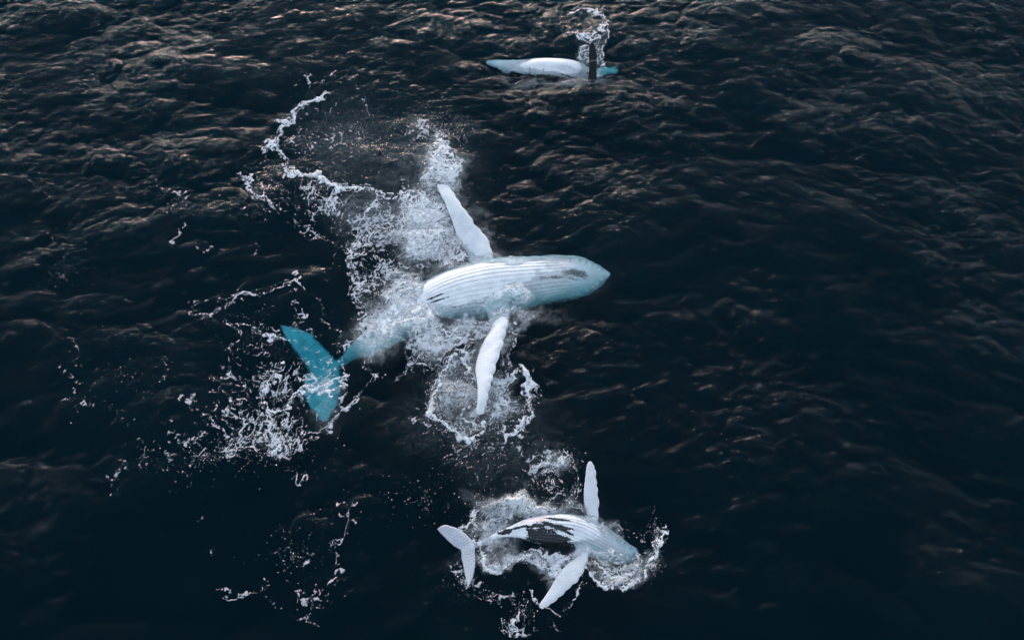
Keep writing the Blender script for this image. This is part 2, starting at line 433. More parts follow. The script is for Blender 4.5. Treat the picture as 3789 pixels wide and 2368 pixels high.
# ------------------------------------------------------------------ water
def water_material():
    k = N('sea_water')
    co = k.n('TexCoord').outputs['Object']
    st = k.n('Mapping', {'Vector': co, 'Rotation': (0, 0, math.radians(-18)), 'Scale': (.75, 1.0, 1.0)}).outputs[0]
    a = k.attr('aeration')
    n1 = k.noise(st, 4.2, 8, .66, .5)
    n2 = k.noise(co, 22.0, 3, .6)
    h = k.math('MULTIPLY', k.math('ADD', k.math('MULTIPLY', n1, .064), k.math('MULTIPLY', n2, .004)), k.attr('chop'))
    bump = k.n('Bump', {'Height': h, 'Distance': 1.0, 'Strength': .60}).outputs[0]
    gl = k.n('BsdfGlossy', {'Color': (1, 1, 1, 1), 'Roughness': .085, 'Normal': bump})
    rf = k.n('BsdfRefraction', {'Color': (1, 1, 1, 1), 'Roughness': 0.0, 'IOR': 1.17, 'Normal': bump})
    fr = k.n('Fresnel', {'IOR': 1.125, 'Normal': bump})
    m1 = k.n('MixShader', {0: fr.outputs[0], 1: rf.outputs[0], 2: gl.outputs[0]})
    # bubbles: milky veil with torn, streaky edges
    s1 = k.noise(k.n('Mapping', {'Vector': co, 'Scale': (1, 1, 1)}).outputs[0], 2.6, 8, .66, 1.2)
    s2 = k.noise(co, 8.0, 5, .62, .8)
    v = k.math('ADD', k.math('MULTIPLY', k.math('SUBTRACT', s1, .5), 1.5), k.math('MULTIPLY', k.math('SUBTRACT', s2, .5), .8))
    s3 = k.math('ABSOLUTE', k.math('SUBTRACT', k.noise(co, 5.5, 6, .62, 1.0), .5))
    lines = k.math('SUBTRACT', 1.0, k.math('DIVIDE', s3, .035), clamp=True)
    f = k.math('ADD', k.math('ADD', .62, k.math('MULTIPLY', k.math('SUBTRACT', s1, .5), 3.4)), k.math('MULTIPLY', k.math('SUBTRACT', s2, .5), 1.8))
    f = k.math('ADD', f, k.math('MULTIPLY', lines, .75))
    f = k.math('MULTIPLY', k.math('MULTIPLY', f, a, clamp=True), .94)
    df = k.n('BsdfDiffuse', {'Color': (.88, .87, .86, 1), 'Normal': bump})
    m2 = k.n('MixShader', {0: f, 1: m1.outputs[0], 2: df.outputs[0]})
    k.l(m2.outputs[0], k.out.inputs[0])
    # absorption of clear ocean water plus a little scatter
    ab = k.n('VolumeAbsorption', {'Color': (.0, .80, .86, 1), 'Density': .60})
    sc = k.n('VolumeScatter', {'Color': (.05, .64, .76, 1), 'Density': .018, 'Anisotropy': .2})
    k.l(k.n('AddShader', {0: ab.outputs[0], 1: sc.outputs[0]}).outputs[0], k.out.inputs[1])
    return k.m
WATER = water_material()

def axis(lo, hi, step, ends):
    a = np.arange(lo, hi + step, step)
    def tail(s, lim):
        out = []; d = step; x = s
        while x < lim: d *= 1.22; x += d; out.append(x)
        return np.array(out)
    r = tail(a[-1], ends); l = -tail(-a[0], ends)
    return np.concatenate([l[::-1], a, r])

ax = axis(-27.5, 27.5, .055, 6000); ay = axis(7.0, 45.5, .050, 6000)
VX, VY = np.meshgrid(ax, ay)
wide = .64 + .36 * np.clip((VY - 7.0) / 34.0, 0, 1)          # rows nearer the lens are packed tighter
VX = np.where(np.abs(VX) < 27.5, VX * wide, VX + np.sign(VX) * 27.5 * (wide - 1) * np.exp(-(np.abs(VX) - 27.5) / 40))
sx, sy, sz = sea(VX.ravel(), VY.ravel())
nx, ny = len(ax), len(ay)
V = np.stack([sx, sy, sz], 1)
idx = np.arange(nx * ny).reshape(ny, nx)
F = np.stack([idx[:-1, :-1], idx[:-1, 1:], idx[1:, 1:], idx[1:, :-1]], -1).reshape(-1, 4)
# sides and bottom of the body of water
rim = np.concatenate([idx[0, :], idx[1:, -1], idx[-1, -2::-1], idx[-2:0:-1, 0]])
nb = len(V)
low = V[rim].copy(); low[:, 2] = -60
V = np.concatenate([V, low, [[0, 25, -60]]])
ri = np.arange(len(rim)); rj = (ri + 1) % len(rim)
Fs = np.stack([rim[rj], rim[ri], nb + ri, nb + rj], -1)
Fb = np.stack([nb + rj, nb + ri, np.full(len(rim), len(V) - 1)], -1)
me = mesh_np('sea_water', V, [F, Fs, Fb])
av = np.zeros(len(V)); av[:nx * ny] = rast(aer, VX.ravel(), VY.ravel())
attr(me, 'aeration', av)
cv = np.clip(1 + .24 * samp(GUST, V[:, 0], V[:, 1], 90.0), .68, 1.6) * (1 - .34 * sstep(0, -12, V[:, 0]) * sstep(36, 24, V[:, 1]))
attr(me, 'chop', cv)
put('sea_water', me, WATER, kind='structure', label='dark teal rippled open sea with pinkish glints on the wave crests')

# ------------------------------------------------------------------ whales
def crom(pts, n):
    pts = np.asarray(pts, float)
    e = np.concatenate([[2 * pts[0] - pts[1]], pts, [2 * pts[-1] - pts[-2]]])
    t = np.linspace(0, len(pts) - 1, n)
    i = np.minimum(t.astype(int), len(pts) - 2); f = (t - i)[:, None]
    p0, p1, p2, p3 = e[i], e[i + 1], e[i + 2], e[i + 3]
    return .5 * (2 * p1 + (p2 - p0) * f + (2 * p0 - 5 * p1 + 4 * p2 - p3) * f ** 2 + (3 * p1 - p0 - 3 * p2 + p3) * f ** 3)

def loft(rings):
    """closed tube from (n, m, 3) rings with capped ends"""
    n, m, _ = rings.shape
    V = rings.reshape(-1, 3)
    i = np.arange(n * m).reshape(n, m); j = np.roll(i, -1, 1)
    F = np.stack([i[:-1], j[:-1], j[1:], i[1:]], -1).reshape(-1, 4)
    V = np.concatenate([V, rings[0].mean(0)[None], rings[-1].mean(0)[None]])
    c0 = np.stack([j[0], i[0], np.full(m, n * m)], -1); c1 = np.stack([i[-1], j[-1], np.full(m, n * m + 1)], -1)
    return V, [F, c0, c1]

def body_rings(st, ns=110, m=40, flat=.92):
    """st: (upper px, lower px, height of the belly line); centre line, radii from the outline"""
    rows = []
    for (ux, uy), (lx, ly), zt in st:
        r = np.hypot(*(P(ux, uy) - P(lx, ly))[:2]) / 2
        r *= 1 - .14 * abs(uy - ly) / (math.hypot(ux - lx, uy - ly) + 1e-6)
        rz = r * flat; cz = zt - rz
        a, b = P(ux, uy, cz), P(lx, ly, cz)
        c = (a + b) / 2
        rows.append([c[0], c[1], cz, r, rz])
    R = crom(rows, ns)
    c = R[:, :3]; t = np.gradient(c, axis=0); t /= np.linalg.norm(t, axis=1)[:, None]
    side = np.cross(t, [0, 0, 1.0]); side /= np.linalg.norm(side, axis=1)[:, None]
    up = np.cross(side, t)
    th = np.linspace(0, 2 * np.pi, m, endpoint=False)
    ca = np.sign(np.cos(th)) * np.abs(np.cos(th)) ** .92; sa = np.sign(np.sin(th)) * np.abs(np.sin(th)) ** .92
    r = np.maximum(R[:, 3], .02)[:, None, None]; rz = np.maximum(R[:, 4], .02)[:, None, None]
    rings = c[:, None] + side[:, None] * ca[None, :, None] * r + up[:, None] * sa[None, :, None] * rz
    return rings, R, side

def fin_rings(st, ns=60, m=28, knobs=0, kamp=.05, kside=0):
    """st: (px A, px B, z at A, z at B, thickness); a blade with an airfoil section"""
    rows = []
    for a, b, za, zb, th in st:
        rows.append(np.concatenate([P(*a, za), P(*b, zb), [th]]))
    R = crom(rows, ns)
    A, B, th = R[:, :3], R[:, 3:6], np.maximum(R[:, 6], .035)
    if knobs:
        tt = np.linspace(0, 1, ns)
        k = kamp * (np.abs(np.sin(tt * np.pi * knobs + .4 * np.sin(tt * 9))) ** .7 - .5) * np.sin(np.pi * np.clip(tt * .96 + .04, 0, 1)) ** .4
        d = (A - B); d /= np.linalg.norm(d, axis=1)[:, None] + 1e-9
        if kside == 0: A = A + d * k[:, None]
        else: B = B - d * k[:, None]
    ph = np.linspace(0, 2 * np.pi, m, endpoint=False)
    s = .5 - .5 * np.cos(ph)                       # 0 at A, 1 at B
    nrm = np.array([0, 0, 1.0])
    prof = np.sign(np.sin(ph)) * np.abs(np.sin(ph)) ** .8 * (1.15 - .5 * (s if kside == 0 else 1 - s))
    mid = A[:, None] * (1 - s)[None, :, None] + B[:, None] * s[None, :, None]
    return mid + nrm * (prof[None, :] * th[:, None] * .5)[..., None]

def skin(name, lofts, voxel, smooth_it=5):
    Vs, Fs, o = [], [], 0
    for V, F in lofts:
        Vs.append(V); Fs += [f + o for f in F]; o += len(V)
    q = [f for f in Fs if f.shape[1] == 4]; t = [f for f in Fs if f.shape[1] == 3]
    me = mesh_np(name, np.concatenate(Vs), [np.concatenate(q), np.concatenate(t)])
    tmp = bpy.data.objects.new('tmp', me); COL.objects.link(tmp)
    r = tmp.modifiers.new('r', 'REMESH'); r.mode = 'VOXEL'; r.voxel_size = voxel; r.use_smooth_shade = True
    s = tmp.modifiers.new('s', 'SMOOTH'); s.factor = .5; s.iterations = smooth_it
    dg = bpy.context.evaluated_depsgraph_get()
    out = bpy.data.meshes.new_from_object(tmp.evaluated_get(dg))
    bpy.data.objects.remove(tmp); out.name = name
    out.polygons.foreach_set('use_smooth', np.ones(len(out.polygons), bool))
    return out

def coords(me):
    a = np.empty(len(me.vertices) * 3, np.float32); me.vertices.foreach_get('co', a); return a.reshape(-1, 3)
def normals(me):
    a = np.empty(len(me.vertices) * 3, np.float32); me.vertex_normals.foreach_get('vector', a); return a.reshape(-1, 3)

def to_px(V):
    """world -> photo pixel"""
    d = V - np.array([0, 0, CAM_H]); f = d[:, 1] * CD - d[:, 2] * SD
    u = d[:, 0] / f; v = (d[:, 1] * SD + d[:, 2] * CD) / f
    return (u / (2 * TH) + .5) * PW, (.5 - v / (2 * TH * PH / PW)) * PH

def axis_coords(V, R, side):
    """for each vertex: station 0..1, signed angle round the body (0 on the belly line), distance ratio"""
    n = len(R); best = np.full(len(V), 1e9); bi = np.zeros(len(V), int)
    for i in range(n):
        d = ((V[:, :2] - R[i, :2]) ** 2).sum(1)
        m = d < best; best[m] = d[m]; bi[m] = i
    rel = V - R[bi, :3]
    # finer station by projection on the tangent
    t = np.gradient(R[:, :3], axis=0); ln = np.linalg.norm(t, axis=1)
    fr = (rel * (t / ln[:, None])[bi]).sum(1) / ln[bi]
    u = np.clip((bi + np.clip(fr, -.6, .6)) / (n - 1), 0, 1)
    lat = (rel * side[bi]).sum(1)
    ang = np.arctan2(lat / R[bi, 3], np.maximum(rel[:, 2], -9) / R[bi, 4])
    rat = np.abs(lat) / R[bi, 3]
    return u, ang, rat

def sstep(a, b, x):
    t = np.clip((x - a) / (b - a), 0, 1); return t * t * (3 - 2 * t)

def patch(px, py, items, seed=0, soft=.16):
    """marks laid on the skin: (cx, cy, rx, ry, rotation) in photo pixels"""
    n1 = samp(NA, (px + seed) * .55 - py * .15, py * 1.25 + px * -.25, 150.0); n2 = samp(NC, px * .5, py * 1.3 - px * .3 + seed, 60.0)
    v = np.full(px.shape, -9.0)
    for cx, cy, rx, ry, rot in items:
        a = math.radians(rot); x = px - cx; y = py - cy
        d = np.hypot((x * math.cos(a) + y * math.sin(a)) / rx, (-x * math.sin(a) + y * math.cos(a)) / ry)
        v = np.maximum(v, 1 - d)
    return sstep(-soft, soft, v + .15 * n1 + .11 * n2)

def whale_material(name, white, dark, pink=(.62, .33, .32, 1)):
    k = N(name)
    co = k.n('TexCoord').outputs['Object']
    ph = k.attr('groove_phase'); gm = k.attr('groove_mask'); dk = k.attr('dark'); pk = k.attr('pink')
    n = k.noise(co, 2.3, 5, .6); fine = k.noise(co, 26.0, 4, .65); wob = k.noise(co, 5.0, 3, .6)
    tri = k.math('PINGPONG', k.math('ADD', ph, k.math('MULTIPLY', k.math('SUBTRACT', wob, .5), .16)), .5)   # 0..0.5
    line = k.math('SUBTRACT', 1.0, k.math('DIVIDE', tri, .085), clamp=True)
    brk = k.math('MULTIPLY', k.math('SUBTRACT', k.noise(co, 3.6, 4, .6), .32), 3.0, clamp=True)
    line = k.math('MULTIPLY', k.math('MULTIPLY', line, gm), brk)
    base = k.mix(k.math('MULTIPLY', k.math('SUBTRACT', n, .35), 1.6, clamp=True), (white[0] * .66, white[1] * .68, white[2] * .71, 1), (*white, 1))
    mott = k.math('MULTIPLY', k.math('SUBTRACT', fine, .60), 1.2, clamp=True)
    base = k.mix(mott, base, (white[0] * .80, white[1] * .81, white[2] * .83, 1))
    # scratches and scars
    sv = k.n('TexVoronoi', {'Vector': k.n('Mapping', {'Vector': co, 'Rotation': (0, 0, .7), 'Scale': (1.0, .34, 1)}).outputs[0], 'Scale': 3.1}, feature='DISTANCE_TO_EDGE').outputs[0]
    scar = k.math('MULTIPLY', k.math('SUBTRACT', 1.0, k.math('DIVIDE', sv, .012), clamp=True), k.math('MULTIPLY', k.math('SUBTRACT', k.noise(co, 1.7, 2), .56), 6.0, clamp=True))
    base = k.mix(k.math('MULTIPLY', scar, .55), base, (.10, .10, .11, 1))
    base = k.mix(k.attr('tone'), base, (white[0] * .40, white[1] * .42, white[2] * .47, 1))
    base = k.mix(pk, base, pink)
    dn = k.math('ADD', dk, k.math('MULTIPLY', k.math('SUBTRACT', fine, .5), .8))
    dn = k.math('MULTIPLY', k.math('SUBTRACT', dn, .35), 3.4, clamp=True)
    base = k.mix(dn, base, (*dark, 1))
    base = k.mix(line, base, (.15, .16, .175, 1))
    bump = k.n('Bump', {'Height': k.math('ADD', k.math('MULTIPLY', fine, .004), k.math('MULTIPLY', n, .03)), 'Strength': .5, 'Distance': 1.0}).outputs[0]
    b = k.n('BsdfPrincipled', {'Base Color': base, 'Roughness': .42, 'Normal': bump, 'IOR': 1.33, 'Specular IOR Level': k.math('MULTIPLY', k.math('SUBTRACT', 1.1, dn), .34)})
    k.l(b.outputs[0], k.out.inputs[0])
    return k.m

def finish(me, R, side, ngroove, u0, u1, gdepth, amax=1.25):
    V = coords(me); Nn = normals(me)
    u, ang, rat = axis_coords(V, R, side)
    onbody = sstep(1.12, .98, rat)
    gm = sstep(u0 - .09, u0 + .09, u) * sstep(u1 + .05, u1 - .05, u) * sstep(amax, amax - .25, np.abs(ang)) * onbody
    ph = ang * ngroove / math.pi + .25 * np.sin(u * 9)
    g = np.abs(((ph + .5) % 1.0) - .5)               # 0 on a groove
    depth = gdepth * np.exp(-(g / .16) ** 2) * gm
    V2 = V - Nn * depth[:, None]
    me.vertices.foreach_set('co', V2.ravel().astype(np.float32)); me.update()
    attr(me, 'groove_phase', ph); attr(me, 'groove_mask', gm)
    return V2, u, ang, rat

def knobs(me, spots, rad, hgt):
    V = coords(me); Nn = normals(me); px, py = to_px(V)
    d = np.zeros(len(V))
    for x, y in spots:
        q = ((px - x) ** 2 + (py - y) ** 2) / rad ** 2
        d = np.maximum(d, hgt * np.exp(-q))
    d *= Nn[:, 2] > 0
    me.vertices.foreach_set('co', (V + Nn * d[:, None]).ravel().astype(np.float32)); me.update()

# ---- the adult, belly up
A_ST = [
 ((2258,1012),(2256,1024),-.14),((2240,1000),(2236,1044),-.10),((2204,978),(2202,1080),-.06),((2140,955),(2150,1116),-.02),
 ((2070,950),(2080,1130),-.01),((1994,953),(2010,1142),.04),((1930,955),(1948,1158),.10),((1870,958),(1890,1178),.16),
 ((1800,966),(1825,1194),.27),((1730,982),(1756,1200),.33),((1660,1006),(1690,1204),.32),((1590,1040),(1625,1216),.22),
 ((1520,1086),(1562,1242),.12),((1452,1134),(1504,1270),.0),((1395,1188),(1448,1294),-.14),((1345,1240),(1386,1322),-.45),
 ((1300,1292),(1322,1340),-1.25),((1258,1338),(1282,1368),-1.75),((1222,1372),(1240,1396),-2.1)]
ringsA, RA, sideA = body_rings(A_ST)
finA1 = fin_rings([  # raised flipper, up the picture: A = knobbed leading edge (right)
 ((1840,1010),(1740,1010),-.5,-.5,.55),((1824,962),(1730,945),-.12,-.15,.42),((1812,905),(1700,900),-.02,-.05,.34),((1786,862),(1682,850),.05,.02,.30),
 ((1758,835),(1668,808),.14,.1,.26),((1738,800),(1656,780),.2,.16,.22),((1712,768),(1645,750),.22,.2,.2),((1688,730),(1628,718),.2,.2,.16),
 ((1668,700),(1615,690),.14,.14,.13),((1656,686),(1618,680),.1,.1,.09)], knobs=9, kamp=.10)
finA2 = fin_rings([  # flipper down the picture
 ((1890,1130),(1790,1130),-.5,-.5,.5),((1880,1195),(1815,1215),-.05,-.1,.42),((1868,1240),(1790,1262),.12,0,.36),((1857,1285),(1768,1318),.25,.02,.32),
 ((1838,1338),(1758,1365),.32,.1,.28),((1826,1386),(1762,1400),.36,.2,.24),((1814,1425),(1766,1440),.38,.25,.22),((1803,1474),(1766,1478),.36,.28,.18),
 ((1796,1508),(1762,1508),.3,.26,.15),((1788,1534),(1760,1532),.24,.22,.10)], knobs=11, kamp=.10)
flkA = fin_rings([
 ((1040,1214),(1046,1224),-1.37,-1.37,.05),((1092,1226),(1062,1258),-1.55,-1.55,.10),((1150,1252),(1090,1300),-1.75,-1.70,.15),((1217,1312),(1120,1345),-2.05,-1.90,.2),
 ((1258,1362),(1150,1392),-2.20,-2.05,.3),((1264,1424),(1132,1440),-2.15,-2.05,.22),((1260,1470),(1138,1486),-2.05,-1.95,.17),((1248,1512),(1156,1526),-1.90,-1.80,.13),
 ((1226,1546),(1180,1552),-1.70,-1.70,.09),((1208,1568),(1200,1570),-1.60,-1.60,.05)])
meA = skin('humpback_whale', [loft(ringsA), loft(finA1), loft(finA2), loft(flkA)], .036)
knobs(meA, [(2222, 1000), (2205, 990), (2186, 982), (2164, 974), (2138, 966), (2228, 1040), (2212, 1056), (2194, 1070), (2170, 1084), (2144, 1096), (2236, 1020), (2112, 1106), (2104, 962)], 5.0, .07)
VA, uA, angA, ratA = finish(meA, RA, sideA, 20, .20, .62, .020, 1.35)
px, py = to_px(VA)
dk = patch(px, py, [(1590,1176,40,7,-6),(1650,1190,66,9,4),(1600,1196,46,7,-4),(1610,1098,34,3,-22),(1625,1110,40,3,-18)], 3) * 1.0
dk = np.maximum(dk, .62 * patch(px, py, [(2130,1016,62,22,8),(2050,1026,80,7,-4)], 9, .7))
dk[VA[:, 2] < RA[:, 2].min() - .3] = 1
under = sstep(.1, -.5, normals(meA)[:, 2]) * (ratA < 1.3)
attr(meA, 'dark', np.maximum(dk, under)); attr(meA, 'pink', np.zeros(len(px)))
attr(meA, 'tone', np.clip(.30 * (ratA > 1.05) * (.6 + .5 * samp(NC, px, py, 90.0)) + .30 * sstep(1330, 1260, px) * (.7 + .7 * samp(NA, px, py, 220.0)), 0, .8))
M_ADULT = whale_material('whale_skin_pale', (.86, .85, .83), (.035, .04, .048))
put('humpback_whale', meA, M_ADULT, category='whale', group='humpback whales',
    label='largest whale, belly up mid picture, long white flippers spread, teal flukes under water')

# ---- the calf
C_ST = [
 ((2362,2046),(2358,2068),-0.34),((2344,2022),(2338,2084),-0.24),((2312,2000),(2300,2096),-0.16),((2262,1962),(2240,2090),-0.08),((2211,1928),(2186,2068),0.02),
 ((2165,1908),(2145,2050),.10),((2115,1898),(2100,2038),.22),((2059,1896),(2045,2030),.30),((2000,1902),(1990,2020),.32),((1945,1918),(1940,2002),.26),
 ((1890,1944),(1894,1990),.14),((1840,1966),(1850,1995),.04),((1790,1990),(1800,2014),.0),((1750,2012),(1758,2032),-.02),((1722,2026),(1730,2042),-.04)]
ringsC, RC, sideC = body_rings(C_ST, 90, 36)
finC1 = fin_rings([
 ((2220,1960),(2165,1940),-.25,-.25,.3),((2213,1918),(2172,1905),-.10,-.1,.24),((2215,1866),(2160,1868),-.02,-.04,.18),((2211,1815),(2159,1820),.05,.02,.16),
 ((2207,1785),(2163,1780),.1,.08,.14),((2203,1740),(2168,1735),.15,.13,.11),((2194,1716),(2172,1716),.17,.16,.08),((2187,1706),(2179,1706),.17,.17,.05)], knobs=8, kamp=.06)
finC2 = fin_rings([
 ((2190,2030),(2130,2010),-.2,-.2,.3),((2176,2072),(2120,2060),-.06,-.1,.24),((2160,2110),(2094,2090),.03,0,.2),((2137,2148),(2070,2116),.08,.04,.18),
 ((2110,2170),(2050,2148),.1,.08,.16),((2080,2200),(2033,2178),.12,.1,.13),((2044,2230),(2010,2212),.12,.1,.1),((2016,2248),(1995,2234),.1,.1,.07),((2004,2254),(1994,2246),.08,.08,.05)], knobs=9, kamp=.06)
flkC = fin_rings([
 ((1616,1956),(1620,1962),.22,.2,.04),((1642,1941),(1630,1974),.20,.16,.08),((1672,1946),(1648,1992),.16,.12,.1),((1708,1962),(1676,2018),.1,.08,.12),
 ((1752,2006),(1704,2036),.04,.02,.18),((1758,2046),(1706,2060),.04,.03,.14),((1759,2088),(1713,2094),.08,.06,.11),((1752,2130),(1719,2130),.14,.12,.08),
 ((1740,2160),(1726,2160),.18,.18,.05),((1733,2174),(1729,2174),.2,.2,.04)])
meC = skin('humpback_calf', [loft(ringsC), loft(finC1), loft(finC2), loft(flkC)], .028)
knobs(meC, [(2265, 2058), (2322, 2050), (2344, 2046), (2330, 2026), (2306, 2010), (2280, 1992), (2300, 2076), (2276, 2082), (2326, 2070), (2252, 1974)], 5.0, .06)
VC, uC, angC, ratC = finish(meC, RC, sideC, 15, .18, .60, .022, 1.4)
px, py = to_px(VC)
dk = patch(px, py, [(2026,1994,72,38,12),(2068,2006,52,30,12),(1990,1976,40,14,20),(1990,1944,44,8,-6),(2050,1944,66,8,10),(1870,1968,26,10,-12),
                    (1925,1950,40,5,-14),(2095,1966,30,6,28),(2060,1920,60,4,6),(2310,2052,26,16,40)], 40)
dk[(px > 2270)] *= .35
pk = patch(px, py, [(1988,1922,34,9,-4),(2006,1914,14,6,0),(1935,1934,14,5,-12)], 70) * .42
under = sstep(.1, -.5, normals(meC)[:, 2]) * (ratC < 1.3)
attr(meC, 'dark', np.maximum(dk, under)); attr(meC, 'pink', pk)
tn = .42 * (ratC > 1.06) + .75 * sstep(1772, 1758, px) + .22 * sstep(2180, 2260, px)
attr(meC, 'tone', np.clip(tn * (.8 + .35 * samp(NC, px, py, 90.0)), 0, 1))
M_CALF = whale_material('calf_skin', (.83, .82, .81), (.03, .032, .036))
put('humpback_whale', meC, M_CALF, category='whale', group='humpback whales',
    label='small calf at the bottom with a black patched pleated belly and raised grey tail flukes')

# ---- the far whale on its side with a dark flipper in the air
T_ST = [
 ((1800,232),(1800,240),-0.25),((1840,228),(1836,262),-0.15),((1885,230),(1880,284),-0.08),((1931,230),(1930,296),-0.01),((1998,224),(1995,306),0.09),((2060,225),(2055,312),0.13),
 ((2110,230),(2105,316),0.09),((2150,240),(2142,316),-0.01),((2178,256),(2168,308),-0.15),((2205,264),(2196,304),-0.35),((2240,264),(2236,290),-0.75),((2278,268),(2276,282),-1.08)]
ringsT, RT, sideT = body_rings(T_ST, 80, 36)
finT = []
def tall_fin():
    # rises out of the body: leans away from the camera
    b = P(2196, 286, 0.0)
    rows = []
    for t, wd, th in [(-.25,.50,.30),(0,.42,.24),(.25,.36,.20),(.5,.38,.16),(.75,.38,.13),(.95,.32,.10),(1.08,.20,.08),(1.14,.09,.05)]:
        c = b + np.array([-.05 + .06 * t - .14 * max(t, 0) ** 2, .55 * t, 1.35 * t + .02])
        rows.append([*(c + np.array([wd * .5, .05, 0])), *(c - np.array([wd * .5, .05, 0])), th])
    R = crom(rows, 40)
    ph = np.linspace(0, 2 * np.pi, 24, endpoint=False); s = .5 - .5 * np.cos(ph)
    mid = R[:, None, :3] * (1 - s)[None, :, None] + R[:, None, 3:6] * s[None, :, None]
    nrm = np.array([0, .93, -.37])
    return mid + nrm * (np.sin(ph)[None, :] * R[:, 6:7] * .5)[..., None]
meT = skin('far_whale', [loft(ringsT), loft(tall_fin())], .034)
VT, uT, angT, ratT = finish(meT, RT, sideT, 12, .70, .95, .0, 1.2)
px, py = to_px(VT)
dk = patch(px, py, [(2050,312,150,30,3),(1880,296,100,22,4),(1960,306,120,27,0),(1820,262,40,12,20)], 17)
rel = (py - 262) / 40.0
dk = np.maximum(dk, sstep(2166, 2172, px) * (px < 2222) * (VT[:, 2] > -.2) * ((VT[:, 2] > .15) | (py > 270)))
dk = np.maximum(dk, .45 * patch(px, py, [(1960,262,4,16,0),(2010,262,3,10,20),(2120,255,26,3,30),(1900,270,40,4,10)], 5))
attr(meT, 'dark', dk); attr(meT, 'pink', np.zeros(len(px)))
attr(meT, 'tone', .5 * patch(px, py, [(1880, 272, 110, 18, 8), (2120, 262, 70, 12, 14), (2000, 290, 170, 14, 3)], 21))
put('humpback_whale', meT, whale_material('far_whale_skin', (.82, .81, .80), (.016, .017, .02)), category='whale', group='humpback whales',
    label='distant pale whale near the top edge lifting one dark flipper out of the water')

# ------------------------------------------------------------------ foam lace as real sheets lying on the water
wx = GX + WXo * .9; wy = GY + WYo * .9
F1 = spectrum_tile(1024, .8, 41, 16, 52); F2 = spectrum_tile(1024, .6, 42, 40, 110); F3 = spectrum_tile(1024, .3, 43, 60, 200)
nf = samp(NC, GX, GY, 3.1); nff = samp(ND, GX, GY, 3.3); nl = samp(NA, GX + 3, GY, 12.0)
w2x = GX + samp(F1, GX + 5, GY, 22.0) * .09; w2y = GY + samp(F1, GX, GY + 9, 22.0) * .09
r1 = np.abs(samp(F1, wx, wy, 17.0)); r2 = np.abs(samp(F2, w2x, w2y, 23.0)); r3 = np.abs(samp(F3, w2x + 4, w2y + 2, 11.0))
net1, c1 = worley((wx + .35 * (w2x - GX)) / .66, (wy + .35 * (w2y - GY)) / .66)
net2, c2 = worley(w2x / .34 + 31, w2y / .34 + 17)
cost = np.minimum(np.minimum(1.9 * net1 + .12, 1.7 * net2 + .24), np.minimum(1.7 * r1 + .14, 1.6 * r2 + .20))
Fd = dens * (1 + .18 * nl) * .76 - cost - .06 * np.clip(-nl, 0, 2) + .05 * nf + .018 * nff
Fd = np.maximum(Fd, core * .60 - .38 - .08 * np.clip(samp(F2, GX, GY, 23.0), -1.5, 3) + .015 * nff)
Fd[(dens < .06) & (core < .3)] = -1
FOAM_PARTS = [
 ('sea_foam', 'lacy loop of old foam drifting up left of the largest whale', (0,0,910,560)),
 ('sea_foam', 'thick churned white foam round the upper flipper of the largest whale', (910,240,1250,640)),
 ('sea_foam', 'white wash breaking over the tail stock and side of the largest whale', (820,560,1250,830)),
 ('sea_foam', 'two foam rings beside the lower flipper of the largest whale', (890,830,1420,1060)),
 ('sea_foam', 'broken foam strands drifting round the teal submerged flukes', (0,560,890,1180)),
 ('sea_foam', 'foam streaks between the largest whale and the calf', (890,1060,1420,1165)),
 ('sea_foam', 'white splash and foam arcs around the calf', (960,1165,1700,1512)),
 ('sea_foam', 'thin scattered foam flecks in the lower left water', (0,1180,960,1512)),
 ('sea_foam', 'curl of foam and spray behind the dark raised flipper', (1250,0,1700,260)),
]
def foam_material():
    k = N('sea_foam')
    co = k.n('TexCoord').outputs['Object']
    n = k.noise(co, 9.0, 5, .6); n2 = k.noise(co, 4.0, 4, .6)
    c = k.mix(n, (.68, .67, .66, 1), (.95, .94, .92, 1))
    c = k.mix(k.math('MULTIPLY', n2, .5), c, (.60, .60, .62, 1))
    c = k.mix(k.attr('thin'), c, (.34, .35, .37, 1))
    bump = k.n('Bump', {'Height': n, 'Strength': 1.0, 'Distance': .08}).outputs[0]
    b = k.n('BsdfPrincipled', {'Base Color': c, 'Roughness': .7, 'Normal': bump})
    # bubble film: opaque where it is piled up, see-through where it thins out at the rim
    op = k.math('ADD', k.math('MULTIPLY', k.attr('film'), 6.0), k.math('MULTIPLY', n2, .40), clamp=True)
    mx = k.n('MixShader', {0: op, 1: k.n('BsdfTransparent').outputs[0], 2: b.outputs[0]})
    k.l(mx.outputs[0], k.out.inputs[0])
    return k.m
FOAM = foam_material()
PXg, PYg = to_px(np.stack([GX.ravel(), GY.ravel(), np.zeros(GX.size)], 1))
QX = (PXg / Q).reshape(GX.shape); QY = (PYg / Q).reshape(GX.shape)
lump = np.clip(.5 + .35 * samp(NC, GX, GY, 2.6) + .25 * nff, 0, 2)

